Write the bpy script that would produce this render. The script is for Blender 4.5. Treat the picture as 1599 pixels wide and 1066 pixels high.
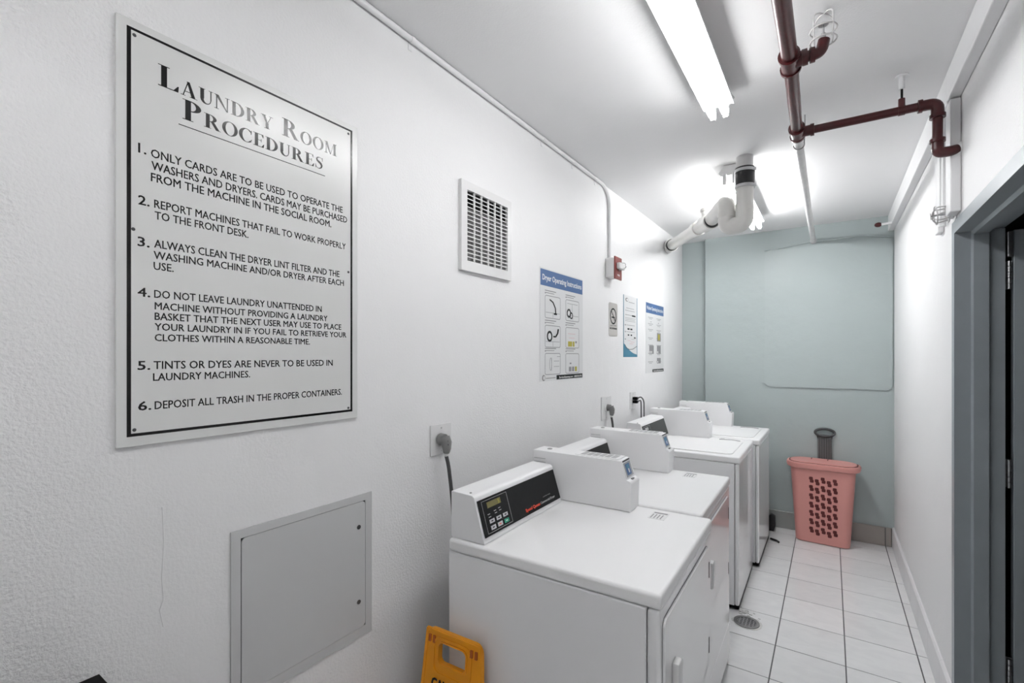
import bpy, bmesh, math, random
from mathutils import Vector, Matrix
random.seed(7)
PI = math.pi
for o in list(bpy.data.objects): bpy.data.objects.remove(o)
SC = bpy.context.scene
C = SC.collection

# ------------------------------------------------------------------ camera, world, exposure
cam = bpy.data.cameras.new('camera'); co = bpy.data.objects.new('camera', cam); C.objects.link(co)
co.location = (1.2485, 0.0, 1.5395); co.rotation_euler = (PI/2, 0, math.radians(33.93))
cam.sensor_width = 36; cam.lens = 739.13/1599*36; cam.shift_y = 22.85/1599; cam.clip_start = .02
SC.camera = co
w = bpy.data.worlds.new('world'); SC.world = w; w.use_nodes = True
w.node_tree.nodes['Background'].inputs[0].default_value = (.6, .65, .7, 1)
w.node_tree.nodes['Background'].inputs[1].default_value = 0.15
vs = SC.view_settings
vs.view_transform = 'Standard'; vs.look = 'None'; vs.gamma = 1; vs.use_curve_mapping = False
vs.exposure = 0.27
TUBE_A, TUBE_B, TUBE_FILL = 19.5, 41.0, 15.5  # the last one is an added fill light out of view

# ------------------------------------------------------------------ materials
def mat(name, col, rough=.5, metal=0, bump=0, bscale=40, var=.03, vscale=6, coat=0, spec=.5, emit=0, dist=.002, detail=4, alpha=1, trans=0):
    m = bpy.data.materials.new(name); m.use_nodes = True
    nt = m.node_tree; b = nt.nodes['Principled BSDF']
    tc = nt.nodes.new('ShaderNodeTexCoord')
    n = nt.nodes.new('ShaderNodeTexNoise'); n.inputs['Scale'].default_value = vscale; n.inputs['Detail'].default_value = 5
    nt.links.new(tc.outputs['Object'], n.inputs['Vector'])
    mx = nt.nodes.new('ShaderNodeMix'); mx.data_type = 'RGBA'
    c = tuple(col)+(1,)
    mx.inputs[6].default_value = tuple(max(0, v*(1-var)) for v in col)+(1,)
    mx.inputs[7].default_value = tuple(min(1, v*(1+var)) for v in col)+(1,)
    nt.links.new(n.outputs['Fac'], mx.inputs[0])
    nt.links.new(mx.outputs[2], b.inputs['Base Color'])
    b.inputs['Roughness'].default_value = rough; b.inputs['Metallic'].default_value = metal
    b.inputs['Coat Weight'].default_value = coat; b.inputs['Coat IOR'].default_value = 1.5 if coat < 1 else 1.8; b.inputs['Coat Roughness'].default_value = .03
    b.inputs['Specular IOR Level'].default_value = spec
    if trans: b.inputs['Transmission Weight'].default_value = trans
    if emit:
        b.inputs['Emission Color'].default_value = c; b.inputs['Emission Strength'].default_value = emit
    if bump:
        n2 = nt.nodes.new('ShaderNodeTexNoise'); n2.inputs['Scale'].default_value = bscale; n2.inputs['Detail'].default_value = detail
        nt.links.new(tc.outputs['Object'], n2.inputs['Vector'])
        bp = nt.nodes.new('ShaderNodeBump'); bp.inputs['Strength'].default_value = bump; bp.inputs['Distance'].default_value = dist
        nt.links.new(n2.outputs['Fac'], bp.inputs['Height']); nt.links.new(bp.outputs['Normal'], b.inputs['Normal'])
    return m

def wall_mat(name, col, fine=.35, broad=.5, rough=.55, var=.02):
    """painted plaster: orange peel, with broad trowel unevenness and a coarser patch towards the near end"""
    m = mat(name, col, rough, var=var, vscale=1.7); nt = m.node_tree; b = nt.nodes['Principled BSDF']
    tc = nt.nodes['Texture Coordinate']
    a = nt.nodes.new('ShaderNodeTexNoise'); a.inputs['Scale'].default_value = 130; a.inputs['Detail'].default_value = 3
    c = nt.nodes.new('ShaderNodeTexNoise'); c.inputs['Scale'].default_value = 5; c.inputs['Detail'].default_value = 3
    k = nt.nodes.new('ShaderNodeTexNoise'); k.inputs['Scale'].default_value = 1.3; k.inputs['Detail'].default_value = 2
    for q in (a, c, k): nt.links.new(tc.outputs['Object'], q.inputs['Vector'])
    r = nt.nodes.new('ShaderNodeMapRange'); r.inputs['From Min'].default_value = .42; r.inputs['From Max'].default_value = .62
    r.inputs['To Min'].default_value = .25; r.inputs['To Max'].default_value = 1.0
    nt.links.new(k.outputs['Fac'], r.inputs['Value'])
    sx = nt.nodes.new('ShaderNodeSeparateXYZ'); nt.links.new(tc.outputs['Object'], sx.inputs[0])
    ry = nt.nodes.new('ShaderNodeMapRange'); ry.inputs['From Min'].default_value = .22; ry.inputs['From Max'].default_value = .50
    ry.inputs['To Min'].default_value = 2.6; ry.inputs['To Max'].default_value = .5; nt.links.new(sx.outputs['Y'], ry.inputs['Value'])
    m0 = nt.nodes.new('ShaderNodeMath'); m0.operation = 'MULTIPLY'
    nt.links.new(r.outputs['Result'], m0.inputs[0]); nt.links.new(ry.outputs['Result'], m0.inputs[1])
    mu = nt.nodes.new('ShaderNodeMath'); mu.operation = 'MULTIPLY'
    nt.links.new(a.outputs['Fac'], mu.inputs[0]); nt.links.new(m0.outputs[0], mu.inputs[1])
    b1 = nt.nodes.new('ShaderNodeBump'); b1.inputs['Strength'].default_value = fine; b1.inputs['Distance'].default_value = .008
    nt.links.new(mu.outputs[0], b1.inputs['Height'])
    b2 = nt.nodes.new('ShaderNodeBump'); b2.inputs['Strength'].default_value = broad; b2.inputs['Distance'].default_value = .012
    nt.links.new(c.outputs['Fac'], b2.inputs['Height']); nt.links.new(b1.outputs['Normal'], b2.inputs['Normal'])
    nt.links.new(b2.outputs['Normal'], b.inputs['Normal'])
    return m

M = {}
M['wall'] = wall_mat('white wall paint', (.85, .85, .855), fine=.6)
M['ceil'] = wall_mat('ceiling paint', (.84, .84, .845), fine=.25, broad=.35, rough=.7)
M['back'] = wall_mat('blue grey paint', (.42, .48, .48), fine=.2, broad=.6, rough=.4, var=.06)
M['backpatch'] = wall_mat('blue grey patch', (.43, .49, .49), fine=.2, broad=.5, rough=.4, var=.07)
M['trim'] = mat('white trim', (.82, .82, .83), .45, bump=.1)
M['grout'] = mat('grout', (.13, .13, .135), .9, var=.3, bump=.3)
M['dark'] = mat('void shade', (.012, .012, .013), .8)  # near black stands in for shade inside openings and gaps
M['hall'] = mat('hall darkness', (.05, .055, .06), .8)  # near black colour stands in for the lack of light in the hall
M['doorgrey'] = mat('grey door paint', (.33, .365, .39), .32, var=.08, vscale=12, bump=.12, bscale=30)
M['enamel'] = mat('white enamel', (.86, .86, .87), .35, coat=1.0, var=.01)
M['enameltop'] = mat('white enamel top', (.88, .88, .885), .36, coat=.15, var=.01)
M['enamel2'] = mat('white enamel side', (.86, .86, .87), .28, var=.01)
M['plasticw'] = mat('white plastic', (.76, .76, .76), .3, var=.02)
M['pvc'] = mat('pvc', (.70, .69, .665), .28, var=.09, vscale=9)
M['pipewhite'] = mat('white painted pipe', (.62, .61, .61), .35, var=.18, vscale=22, bump=.15)
M['steel'] = mat('steel', (.55, .55, .56), .3, 1.0, var=.1)
M['rubber'] = mat('black rubber', (.012, .012, .013), .35, bump=.3, bscale=80)
M['black'] = mat('black plastic', (.0015, .0015, .0016), .5, spec=.12)
M['red'] = mat('oxide red paint', (.058, .0045, .006), .28, var=.25, vscale=30, bump=.2, bscale=60)
M['alarmred'] = mat('alarm red', (.20, .025, .02), .35)
M['blackglass'] = mat('black console glass', (.003, .004, .0045), .22, spec=.22)
M['greenglass'] = mat('faded console glass', (.012, .018, .017), .22, spec=.25)
M['ink'] = mat('black ink', (.004, .004, .004), .2, var=0, spec=.35)
M['signface'] = mat('sign face', (.72, .725, .715), .27, var=.015, spec=.6)
M['grey'] = mat('grey plastic', (.22, .22, .22), .45, var=.15)
M['cord'] = mat('cord', (.07, .07, .07), .45)
M['label'] = mat('grey label', (.40, .40, .41), .5, var=.2, vscale=120)
M['labelw'] = mat('white print', (.75, .75, .75), .5)
M['redtxt'] = mat('red print', (.75, .06, .025), .4)
M['paper'] = mat('paper', (.74, .745, .75), .35, var=.01)
M['greyplate'] = mat('grey sign plate', (.50, .48, .46), .3)
M['blue'] = mat('blue print', (.045, .12, .30), .35)
M['teal'] = mat('teal print', (.05, .22, .34), .35)
M['linegrey'] = mat('grey print', (.28, .28, .29), .5)
M['yel'] = mat('yellow print', (.45, .40, .05), .5)
M['pinkp'] = mat('pink print', (.70, .35, .38), .5)
M['lcd'] = mat('lcd', (.16, .14, .04), .3)
M['btn'] = mat('button', (.50, .50, .52), .4)
M['green'] = mat('green button', (.02, .30, .18), .4)
M['yellow'] = mat('yellow plastic', (.86, .34, .008), .3, var=.06, vscale=14)
M['pink'] = mat('pink plastic', (.66, .30, .27), .38, var=.03)
M['pinkd'] = mat('hamper shade', (.10, .012, .012), .6)  # pink darkened to stand for shade in the slots and lid groove
M['darkgrey'] = mat('dark grey plastic', (.05, .052, .055), .4)
M['panel'] = mat('access panel paint', (.56, .565, .57), .5, var=.01, bump=.05)
M['chrome'] = mat('chrome', (.7, .7, .7), .15, 1.0)
M['base'] = mat('painted base tile', (.36, .33, .305), .3, var=.12, vscale=5)
M['baseb'] = mat('painted base tile blue', (.33, .345, .335), .3, var=.12, vscale=5)
M['concrete'] = mat('patch of cement', (.60, .60, .585), .8, var=.3, vscale=20, bump=.5)
M['slatgrey'] = mat('vent inner', (.30, .30, .305), .6)
def tube_mat(n, s):
    return mat(n, (1, 1, 1), .4, emit=s, var=0)
M['tubeA'] = tube_mat('lit tube near', TUBE_A); M['tubeB'] = tube_mat('lit tube far', TUBE_B); M['tubeFill'] = tube_mat('added fill tube', TUBE_FILL)

def tile_mat():
    m = mat('floor tile', (.66, .66, .665), .22, var=0, coat=.25); nt = m.node_tree; b = nt.nodes['Principled BSDF']
    g = nt.nodes.new('ShaderNodeNewGeometry')
    n = nt.nodes.new('ShaderNodeTexNoise'); n.inputs['Scale'].default_value = 9; n.inputs['Detail'].default_value = 6; n.inputs['Distortion'].default_value = 1.2
    mp = nt.nodes.new('ShaderNodeMapping'); mp.inputs['Scale'].default_value = (.8, 1.6, 1)
    nt.links.new(g.outputs['Position'], mp.inputs['Vector']); nt.links.new(mp.outputs['Vector'], n.inputs['Vector'])
    oi = nt.nodes.new('ShaderNodeObjectInfo')
    r = nt.nodes.new('ShaderNodeValToRGB')
    r.color_ramp.elements[0].position = .3; r.color_ramp.elements[0].color = (.80, .80, .81, 1)
    r.color_ramp.elements[1].position = .7; r.color_ramp.elements[1].color = (.86, .86, .865, 1)
    nt.links.new(n.outputs['Fac'], r.inputs['Fac'])
    h = nt.nodes.new('ShaderNodeHueSaturation')
    mr = nt.nodes.new('ShaderNodeMapRange'); mr.inputs['To Min'].default_value = .95; mr.inputs['To Max'].default_value = 1.04
    nt.links.new(oi.outputs['Random'], mr.inputs['Value']); nt.links.new(mr.outputs['Result'], h.inputs['Value'])
    nt.links.new(r.outputs['Color'], h.inputs['Color']); nt.links.new(h.outputs['Color'], b.inputs['Base Color'])
    return m
M['tile'] = tile_mat()

# ------------------------------------------------------------------ mesh helpers
class MB:
    def __init__(s): s.b = bmesh.new()
    def _mv(s, vs, mtx):
        if mtx is not None: bmesh.ops.transform(s.b, matrix=mtx, verts=vs)
    def box(s, x0, x1, y0, y1, z0, z1, bev=0, seg=2, mtx=None):
        r = bmesh.ops.create_cube(s.b, size=1)
        vs = r['verts']
        for v in vs:
            v.co = Vector((x0+(v.co.x+.5)*(x1-x0), y0+(v.co.y+.5)*(y1-y0), z0+(v.co.z+.5)*(z1-z0)))
        if bev:
            es = list({e for v in vs for e in v.link_edges})
            rr = bmesh.ops.bevel(s.b, geom=es, offset=bev, segments=seg, affect='EDGES', profile=.5)
            vs = list({v for f in rr['faces'] for v in f.verts} | {v for v in vs if v.is_valid})
        s._mv(vs, mtx); return s
    def prism(s, pts, d0, d1, axis='y', bev=0, seg=2, mtx=None):
        """pts: outline in the two other axes (order x,y,z minus axis); extruded from d0 to d1"""
        def P(p, d):
            return {'x': (d, p[0], p[1]), 'y': (p[0], d, p[1]), 'z': (p[0], p[1], d)}[axis]
        a = [s.b.verts.new(P(p, d0)) for p in pts]; c = [s.b.verts.new(P(p, d1)) for p in pts]
        n = len(pts); fs = [s.b.faces.new(a), s.b.faces.new(list(reversed(c)))]
        for i in range(n):
            fs.append(s.b.faces.new((a[i], c[i], c[(i+1) % n], a[(i+1) % n])))
        bmesh.ops.recalc_face_normals(s.b, faces=fs)
        vs = a+c
        if bev:
            es = list({e for f in fs for e in f.edges})
            rr = bmesh.ops.bevel(s.b, geom=es, offset=bev, segments=seg, affect='EDGES', profile=.5)
            vs = list({v for f in rr['faces'] for v in f.verts} | {v for v in vs if v.is_valid})
        s._mv(vs, mtx); return s
    def ring(s, outer, inner, d0, d1, axis='x', mtx=None):
        def P(p, d):
            return {'x': (d, p[0], p[1]), 'y': (p[0], d, p[1]), 'z': (p[0], p[1], d)}[axis]
        V = [[s.b.verts.new(P(p, d)) for p in L] for L in (outer, inner) for d in (d0, d1)]
        o0, o1, i0, i1 = V; n = len(outer); fs = []
        for i in range(n):
            j = (i+1) % n
            for q in ((o0, o1), (o1, i1), (i1, i0), (i0, o0)):
                fs.append(s.b.faces.new((q[0][i], q[0][j], q[1][j], q[1][i])))
        bmesh.ops.recalc_face_normals(s.b, faces=fs)
        s._mv([v for L in V for v in L], mtx); return s
    def cyl(s, p, q, r, r2=None, seg=20, caps=True):
        p = Vector(p); q = Vector(q); d = q-p
        m = Matrix.Translation((p+q)/2) @ d.to_track_quat('Z', 'Y').to_matrix().to_4x4()
        bmesh.ops.create_cone(s.b, cap_ends=caps, segments=seg, radius1=r, radius2=r if r2 is None else r2, depth=d.length, matrix=m)
        return s
    def tube(s, pts, r, seg=12, bend=0, n=6, closed=False):
        pts = [Vector(p) for p in pts]
        if bend:
            out = [pts[0]]
            for i in range(1, len(pts)-1):
                a, b, c = pts[i-1], pts[i], pts[i+1]
                u = (a-b); v = (c-b); k = min(bend, u.length*.49, v.length*.49)
                A = b+u.normalized()*k; B = b+v.normalized()*k
                for t in range(n+1):
                    t /= n; out.append(A*(1-t)**2+b*2*t*(1-t)+B*t*t)
            out.append(pts[-1]); pts = out
        rings = []; N = len(pts); up = None
        for i, p in enumerate(pts):
            if closed: t = (pts[(i+1) % N]-pts[i-1]).normalized()
            else: t = (pts[min(i+1, N-1)]-pts[max(i-1, 0)]).normalized()
            if up is None: up = t.orthogonal().normalized()
            else: up = (up-t*up.dot(t)).normalized()
            w_ = t.cross(up)
            rr = r[i] if isinstance(r, (list, tuple)) else r
            rings.append([s.b.verts.new(p+(up*math.cos(a)+w_*math.sin(a))*rr) for a in (2*PI*k/seg for k in range(seg))])
        rng = range(N) if closed else range(N-1)
        for i in rng:
            A, B = rings[i], rings[(i+1) % N]
            for k in range(seg): s.b.faces.new((A[k], A[(k+1) % seg], B[(k+1) % seg], B[k]))
        if not closed:
            s.b.faces.new(list(reversed(rings[0]))); s.b.faces.new(rings[-1])
        return s
    def poly(s, pts):
        s.b.faces.new([s.b.verts.new(p) for p in pts]); return s
    def sphere(s, c, r, seg=16, sc=(1, 1, 1)):
        bmesh.ops.create_uvsphere(s.b, u_segments=seg, v_segments=seg//2, radius=r, matrix=Matrix.Translation(c) @ Matrix.Diagonal((*sc, 1)))
        return s
    def mesh(s, name):
        bmesh.ops.recalc_face_normals(s.b, faces=list(s.b.faces))
        me = bpy.data.meshes.new(name); s.b.to_mesh(me); s.b.free(); return me

def obj(name, mb, m, parent=None, smooth=False, label=None):
    me = mb.mesh(name) if isinstance(mb, MB) else mb
    me.materials.clear(); me.materials.append(M[m] if isinstance(m, str) else m)
    if smooth:
        for p in me.polygons: p.use_smooth = True
        try: me.set_sharp_from_angle(angle=math.radians(38))
        except Exception: pass
    o = bpy.data.objects.new(name, me); C.objects.link(o)
    if parent: o.parent = parent
    if smooth and isinstance(m, str) and m in ('enamel', 'enameltop', 'enamel2', 'plasticw', 'pink', 'darkgrey'):
        wn = o.modifiers.new('weighted normals', 'WEIGHTED_NORMAL'); wn.keep_sharp = True; wn.weight = 100
    if label: o['label'] = label
    return o
def tag(o, label, cat, group=None):
    o['label'] = label; o['category'] = cat
    if group: o['group'] = group
    return o
def thing(name, label, cat, loc=(0, 0, 0), rz=0, group=None):
    o = bpy.data.objects.new(name, None); C.objects.link(o); o.empty_display_size = .05
    o.location = loc; o.rotation_euler = (0, 0, rz)
    return tag(o, label, cat, group)
def struct(name, mb, m, parent=None, smooth=False):
    o = obj(name, mb, m, parent, smooth)
    if parent is None: o['kind'] = 'structure'
    return o
def rrect(x0, x1, y0, y1, r, n=5):
    out = []
    for cx, cy, a0 in ((x1-r, y1-r, 0), (x0+r, y1-r, 90), (x0+r, y0+r, 180), (x1-r, y0+r, 270)):
        for k in range(n+1):
            a = math.radians(a0+90*k/n); out.append((cx+r*math.cos(a), cy+r*math.sin(a)))
    return out
def ell(cx, cy, rx, ry, n=32, a0=0, a1=360, end=False):
    return [(cx+rx*math.cos(math.radians(a0+(a1-a0)*k/n)), cy+ry*math.sin(math.radians(a0+(a1-a0)*k/n))) for k in range(n+(1 if end else 0))]

# text: built-in font turned to mesh, fitted to a box, and laid in a plane
def text_mesh(s, w_=None, h=None, bold=0.0, align=0, depth=.0):
    cu = bpy.data.curves.new('t', 'FONT'); cu.body = s; cu.size = 1; cu.resolution_u = 2
    cu.extrude = depth
    to = bpy.data.objects.new('t', cu); C.objects.link(to)
    dg = bpy.context.evaluated_depsgraph_get(); dg.update()
    me = bpy.data.meshes.new_from_object(to.evaluated_get(dg))
    bpy.data.objects.remove(to); bpy.data.curves.remove(cu)
    xs = [v.co.x for v in me.vertices]; ys = [v.co.y for v in me.vertices]
    cap = .729
    sx = (w_/(max(xs)-min(xs))) if w_ else None
    sy = h/cap if h else None
    sx = sx or sy; sy = sy or sx
    x0 = min(xs)
    for v in me.vertices: v.co.x = (v.co.x-x0)*sx; v.co.y = v.co.y*sy
    if bold > 0:
        d = bold*2.6*sx
        me = merge('t', [(me, Matrix.Translation((k*d/2, (j*d/3), i*2e-6))) for i, (k, j) in enumerate(((-1, -1), (1, -1), (1, 1), (-1, 1)))])
    return me
def merge(name, items):
    """items: list of (mesh, matrix) -> one mesh"""
    b = bmesh.new()
    for me, mx in items:
        t = bmesh.new(); t.from_mesh(me); bmesh.ops.transform(t, matrix=mx, verts=t.verts)
        tm = bpy.data.meshes.new('x'); t.to_mesh(tm); t.free(); b.from_mesh(tm); bpy.data.meshes.remove(tm)
    me = bpy.data.meshes.new(name); b.to_mesh(me); b.free(); return me
def frame(o, X, Y):
    X = Vector(X).normalized(); Y = Vector(Y).normalized(); Z = X.cross(Y)
    m = Matrix((X, Y, Z)).transposed().to_4x4(); m.translation = Vector(o); return m
def wallmx(y, z, x=.001): return frame((x, y, z), (0, 1, 0), (0, 0, 1))

# ------------------------------------------------------------------ the room
XR, YB, ZC, YF = 1.675, 4.882, 2.677, -1.3
T = .14
struct('floor', MB().box(-.1, 3.3, YF-.1, YB+.2, -.12, -.0016), 'grout')
floor = bpy.data.objects['floor']
struct('wall_left', MB().box(-T, 0, YF-T, YB+.2, -.1, ZC+.1), 'wall')
struct('ceiling', MB().box(-T, 3.3, YF-T, YB+.2, ZC, ZC+.12), 'ceil')
struct('wall_front', MB().box(-T, XR+T, YF-T, YF, -.1, ZC+.1), 'wall')
# back wall: recessed strip at left, main face proud of it
struct('wall_back', MB().box(-T, XR+T, YB+.07, YB+.2, -.1, ZC+.1).box(.234, XR+.01, YB, YB+.09, -.05, ZC+.05, .004), 'back')
obj('plaster_ridge', MB().tube([(.0, .445, 1.20), (.0, .448, 1.12), (.0, .444, 1.04), (.0, .447, .99), (.0, .440, .97), (.0, .447, .93)], .0016, 6), 'wall', bpy.data.objects['wall_left'], True)
# patched board on the back wall with soft uneven edge
pp = rrect(.749, 1.665, 1.263, 2.500, .05, 6)
pts = []
for i, (a, c) in enumerate(pp):
    j = (i+1) % len(pp); a2, c2 = pp[j]; L = math.hypot(a2-a, c2-c); n = max(1, int(L/.06))
    for k in range(n):
        pts.append((a+(a2-a)*k/n+random.uniform(-.003, .003), c+(c2-c)*k/n+random.uniform(-.004, .004)))
# door opening in the right wall
D0, D1, DH = 1.70, 2.632, 2.045     # opening
struct('wall_right', MB().box(XR, XR+T, YF-T, D0-.02, -.1, ZC+.1).box(XR, XR+T, D1+.02, YB+.2, -.1, ZC+.1).box(XR, XR+T, D0-.03, D1+.03, DH+.02, ZC+.1), 'wall')
obj('wall_patch', MB().prism(pts, YB-.012, YB+.002, 'y'), 'backpatch', bpy.data.objects['wall_back'])
obj('plaster_ridge', MB().tube([(.75, YB-.004, 2.50), (.9, YB-.006, 2.512), (1.10, YB-.006, 2.535), (1.25, YB-.01, 2.532), (1.45, YB-.008, 2.54), (1.67, YB-.006, 2.50)], .008, 8), 'backpatch', bpy.data.objects['wall_back'], True)
# hallway behind the door, its darkness put into the wall colour
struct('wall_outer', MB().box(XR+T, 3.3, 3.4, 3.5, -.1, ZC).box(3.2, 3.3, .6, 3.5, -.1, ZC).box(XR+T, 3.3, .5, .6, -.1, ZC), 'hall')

# trunking along the right wall and down it
tr = struct('trim_1', MB().box(XR-.040, XR-.001, 2.55, YB-.001, 2.552, ZC-.001, .004).box(XR-.040, XR-.001, YF, 2.552, 2.560, ZC-.001, .004), 'trim')
struct('trim_2', MB().box(XR-.034, XR-.001, 2.52, 2.61, 2.11, 2.556, .004).box(XR-.018, XR-.001, 2.61, 2.66, 2.11, 2.556, .003).box(XR-.022, XR-.001, 2.86, 2.93, 2.10, 2.556, .003), 'trim')

# floor tiles: one object per tile (grid read off the photograph)
GX, GY, TX, TY, G = 1.005, 4.4347, .3071, .3118, .0028
xs = [0.0]+[GX+k*TX for k in range(-3, 3)]+[XR]
xs = [x for x in xs if x >= 0]
ys = sorted([GY-k*TY for k in range(-1, 19)]+[YB])
ys = [y for y in ys if y > YF]; ys = [YF]+ys
cache = {}
DRX, DRY, DRR = .846, 3.028, .062
for i in range(len(xs)-1):
    for j in range(len(ys)-1):
        wx = xs[i+1]-xs[i]-2*G; wy = ys[j+1]-ys[j]-2*G
        if wx < .01 or wy < .01: continue
        key = (round(wx, 3), round(wy, 3))
        if key not in cache:
            cache[key] = MB().box(0, wx, 0, wy, -.005, 0, .0008, 1).mesh('tile')
        o = obj('tile', cache[key], 'tile', floor)
        o.location = (xs[i]+G, ys[j]+G, random.uniform(-.0002, .0003))
# baseboard of tiles, right wall
bb = struct('baseboard_right', MB().box(XR-.010, XR-.0005, D1+.05, YB-.002, .002, .150), 'grout')
yy = [y for y in ys if y > D1+.09]; yy = [D1+.052]+yy
for a, c in zip(yy[:-1], yy[1:]):
    obj('tile', MB().prism([(XR-.016, .002), (XR-.001, .002), (XR-.001, .161), (XR-.008, .161), (XR-.015, .152)], a+.001, min(c, YB-.004)-.001, 'y'), 'trim', bb)
bk = struct('baseboard_back', MB().box(.24, XR-.012, YB-.008, YB-.0005, .002, .148), 'grout')
for k, (a, c) in enumerate([(.24, .40), (.401, .70), (.702, 1.005), (1.007, 1.31), (1.312, 1.617), (1.619, XR-.018)]):
    obj('tile', MB().box(a, c-.002, YB-.015, YB-.001, .002, .152, .002, 1), 'baseb' if c < 1.1 else 'base', bk)
struct('baseboard_left', MB().box(.001, .010, YF, YB, .0, .12, .002, 1), 'trim')

# door frame and the open door leaf
df = thing('door_frame', 'blue grey painted steel door frame in the right wall', 'door frame', (XR, 2.2, 0))
def dfx(mb, m='doorgrey', n='jamb'):
    o = obj(n, mb, m, df); o.location = (-XR, -2.2, 0); return o
def jamb_section(sgn, yj):
    # outline in x,y ; sgn +1 = far jamb (solid lies at larger y)
    p = [(XR-.004, yj), (XR+.046, yj), (XR+.052, yj-.014*sgn), (XR+.097, yj-.014*sgn), (XR+.098, yj+.004*sgn), (XR+T+.006, yj+.004*sgn), (XR+T+.006, yj+.05*sgn), (XR+T-.0, yj+.05*sgn), (XR+.002, yj+.018*sgn), (XR+.002, yj+.048*sgn), (XR-.004, yj+.048*sgn)]
    return p
dfx(MB().prism(jamb_section(1, D1), 0, DH, 'z'))
dfx(MB().prism(jamb_section(-1, D0), 0, DH, 'z'))
hp = [(XR-.004, DH), (XR+.046, DH), (XR+.052, DH-.014), (XR+.097, DH-.014), (XR+.098, DH+.004), (XR+T+.006, DH+.004), (XR+T+.006, DH+.05), (XR+T, DH+.05), (XR+.002, DH+.018), (XR+.002, DH+.05), (XR-.004, DH+.05)]
hm = MB(); hm.prism(hp, D0-.048, D1+.048, 'y')
dfx(hm, n='head')
dl = thing('door_leaf', 'grey steel door standing open into the dark hall', 'door', (XR+T+.02, D1+.03, 0))
def dlx(mb, m, n, sm=False):
    o = obj(n, mb, m, dl, sm); o.location = (-(XR+T+.02), -(D1+.03), 0); return o
XL = XR+.170
dlx(MB().box(XL, XL+.84, D1+.006, D1+.046, .012, DH-.01, .002, 1), 'doorgrey', 'panel')
for z in (1.86, 1.075, .29):
    h = dlx(MB().box(XR+.150, XL+.004, D1+.024, D1+.029, z-.055, z+.055), 'grey', 'hinge')
    kn = MB()
    for k in range(5): kn.cyl((XR+.159, D1+.012, z-.055+k*.0222), (XR+.159, D1+.012, z-.055+k*.0222+.0205), .0075, seg=12)
    ko = obj('hinge_knuckle', kn, 'steel', h, True)
cl = dlx(MB().box(XR+.152, XR+.168, D1+.0, D1+.02, 1.93, 2.03, .002, 1), 'steel', 'closer_arm')

# ------------------------------------------------------------------ ceiling lights
def strip_light(y0, y1, xc, tmat, label, wing=-.066):
    t = thing('fluorescent_light', label, 'light fixture', (xc, (y0+y1)/2, ZC), group='fluorescent strip lights')
    L = (y1-y0)/2
    zt = -.100
    obj('housing', MB().box(-.033, .033, -L+.0125, L-.0125, -.061, -.001, .003, 1), 'plasticw', t)
    obj('reflector', MB().prism([(-.060, wing), (-.034, -.063), (.034, -.063), (.060, wing), (.062, wing+.004), (.034, -.058), (-.034, -.058), (-.062, wing+.004)], -L+.015, L-.015, 'y'), 'plasticw', t)
    for e in (-L, L-.012):
        obj('end_plate', MB().prism([(-.044, -.066), (.044, -.066), (.061, -.045), (.034, -.003), (-.034, -.003), (-.061, -.045)], e, e+.012, 'y', .002, 1), 'plasticw', t)
    for sx in (-.026, .026):
        obj('tube', MB().cyl((sx, -L+.02, zt), (sx, L-.02, zt), .0155, seg=20), tmat, t, True)
        for e in (-1, 1):
            obj('lamp_holder', MB().box(sx-.011, sx+.011, e*(L+.002)-.009, e*(L+.002)+.009, zt-.018, -.055, .003, 1), 'plasticw', t)
    return t
l1 = strip_light(.93, 2.19, .852, 'tubeA', 'near fluorescent strip light on ceiling, two bright bare tubes', wing=-.075)
obj('loose_cable', MB().tube([(.066, -.1, -.004), (.067, .0, -.03), (.068, -.12, -.04), (.068, -.17, -.02), (.066, -.22, -.034), (.065, -.3, -.03)], .0022, 6), 'plasticw', l1, True)
strip_light(3.047, 4.27, .752, 'tubeB', 'far fluorescent strip light on ceiling behind the white drain pipe')
strip_light(-1.15, .07, .862, 'tubeFill', 'added fluorescent strip light behind the camera, unseen, brightens the near end')  # added lamp, never in view, to brighten the near end of the room

# ------------------------------------------------------------------ big sign with engraved rules
sg = thing('procedures_sign', 'large white sign of laundry room procedures with black border', 'sign', (0, .664, 1.3456))
def sgo(name, me, m, x=0, sm=False, label=None):
    o = obj(name, me, m, sg, sm, label); o.location = (0, -.664, -1.3456); return o
sgo('board', MB().box(.001, .0075, .3593, .9689, 1.3456, 2.2600, .0008, 1), 'signface')
BY0, BY1, BZ0, BZ1 = .3775, .9495, 1.367, 2.2435
sgo('border', MB().ring([(BY0, BZ0), (BY1, BZ0), (BY1, BZ1), (BY0, BZ1)], [(BY0+.0075, BZ0+.0065), (BY1-.0065, BZ0+.0065), (BY1-.0065, BZ1-.0055), (BY0+.0075, BZ1-.0055)], .0076, .0079, 'x'), 'ink')
for y, z in ((.391, 2.229), (.935, 2.229), (.389, 1.812), (.935, 1.800), (.391, 1.381), (.935, 1.379)):
    sgo('screw', MB().sphere((.0078, y, z), .0038, 12, (.45, 1, 1)), 'darkgrey', sm=True)

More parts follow.
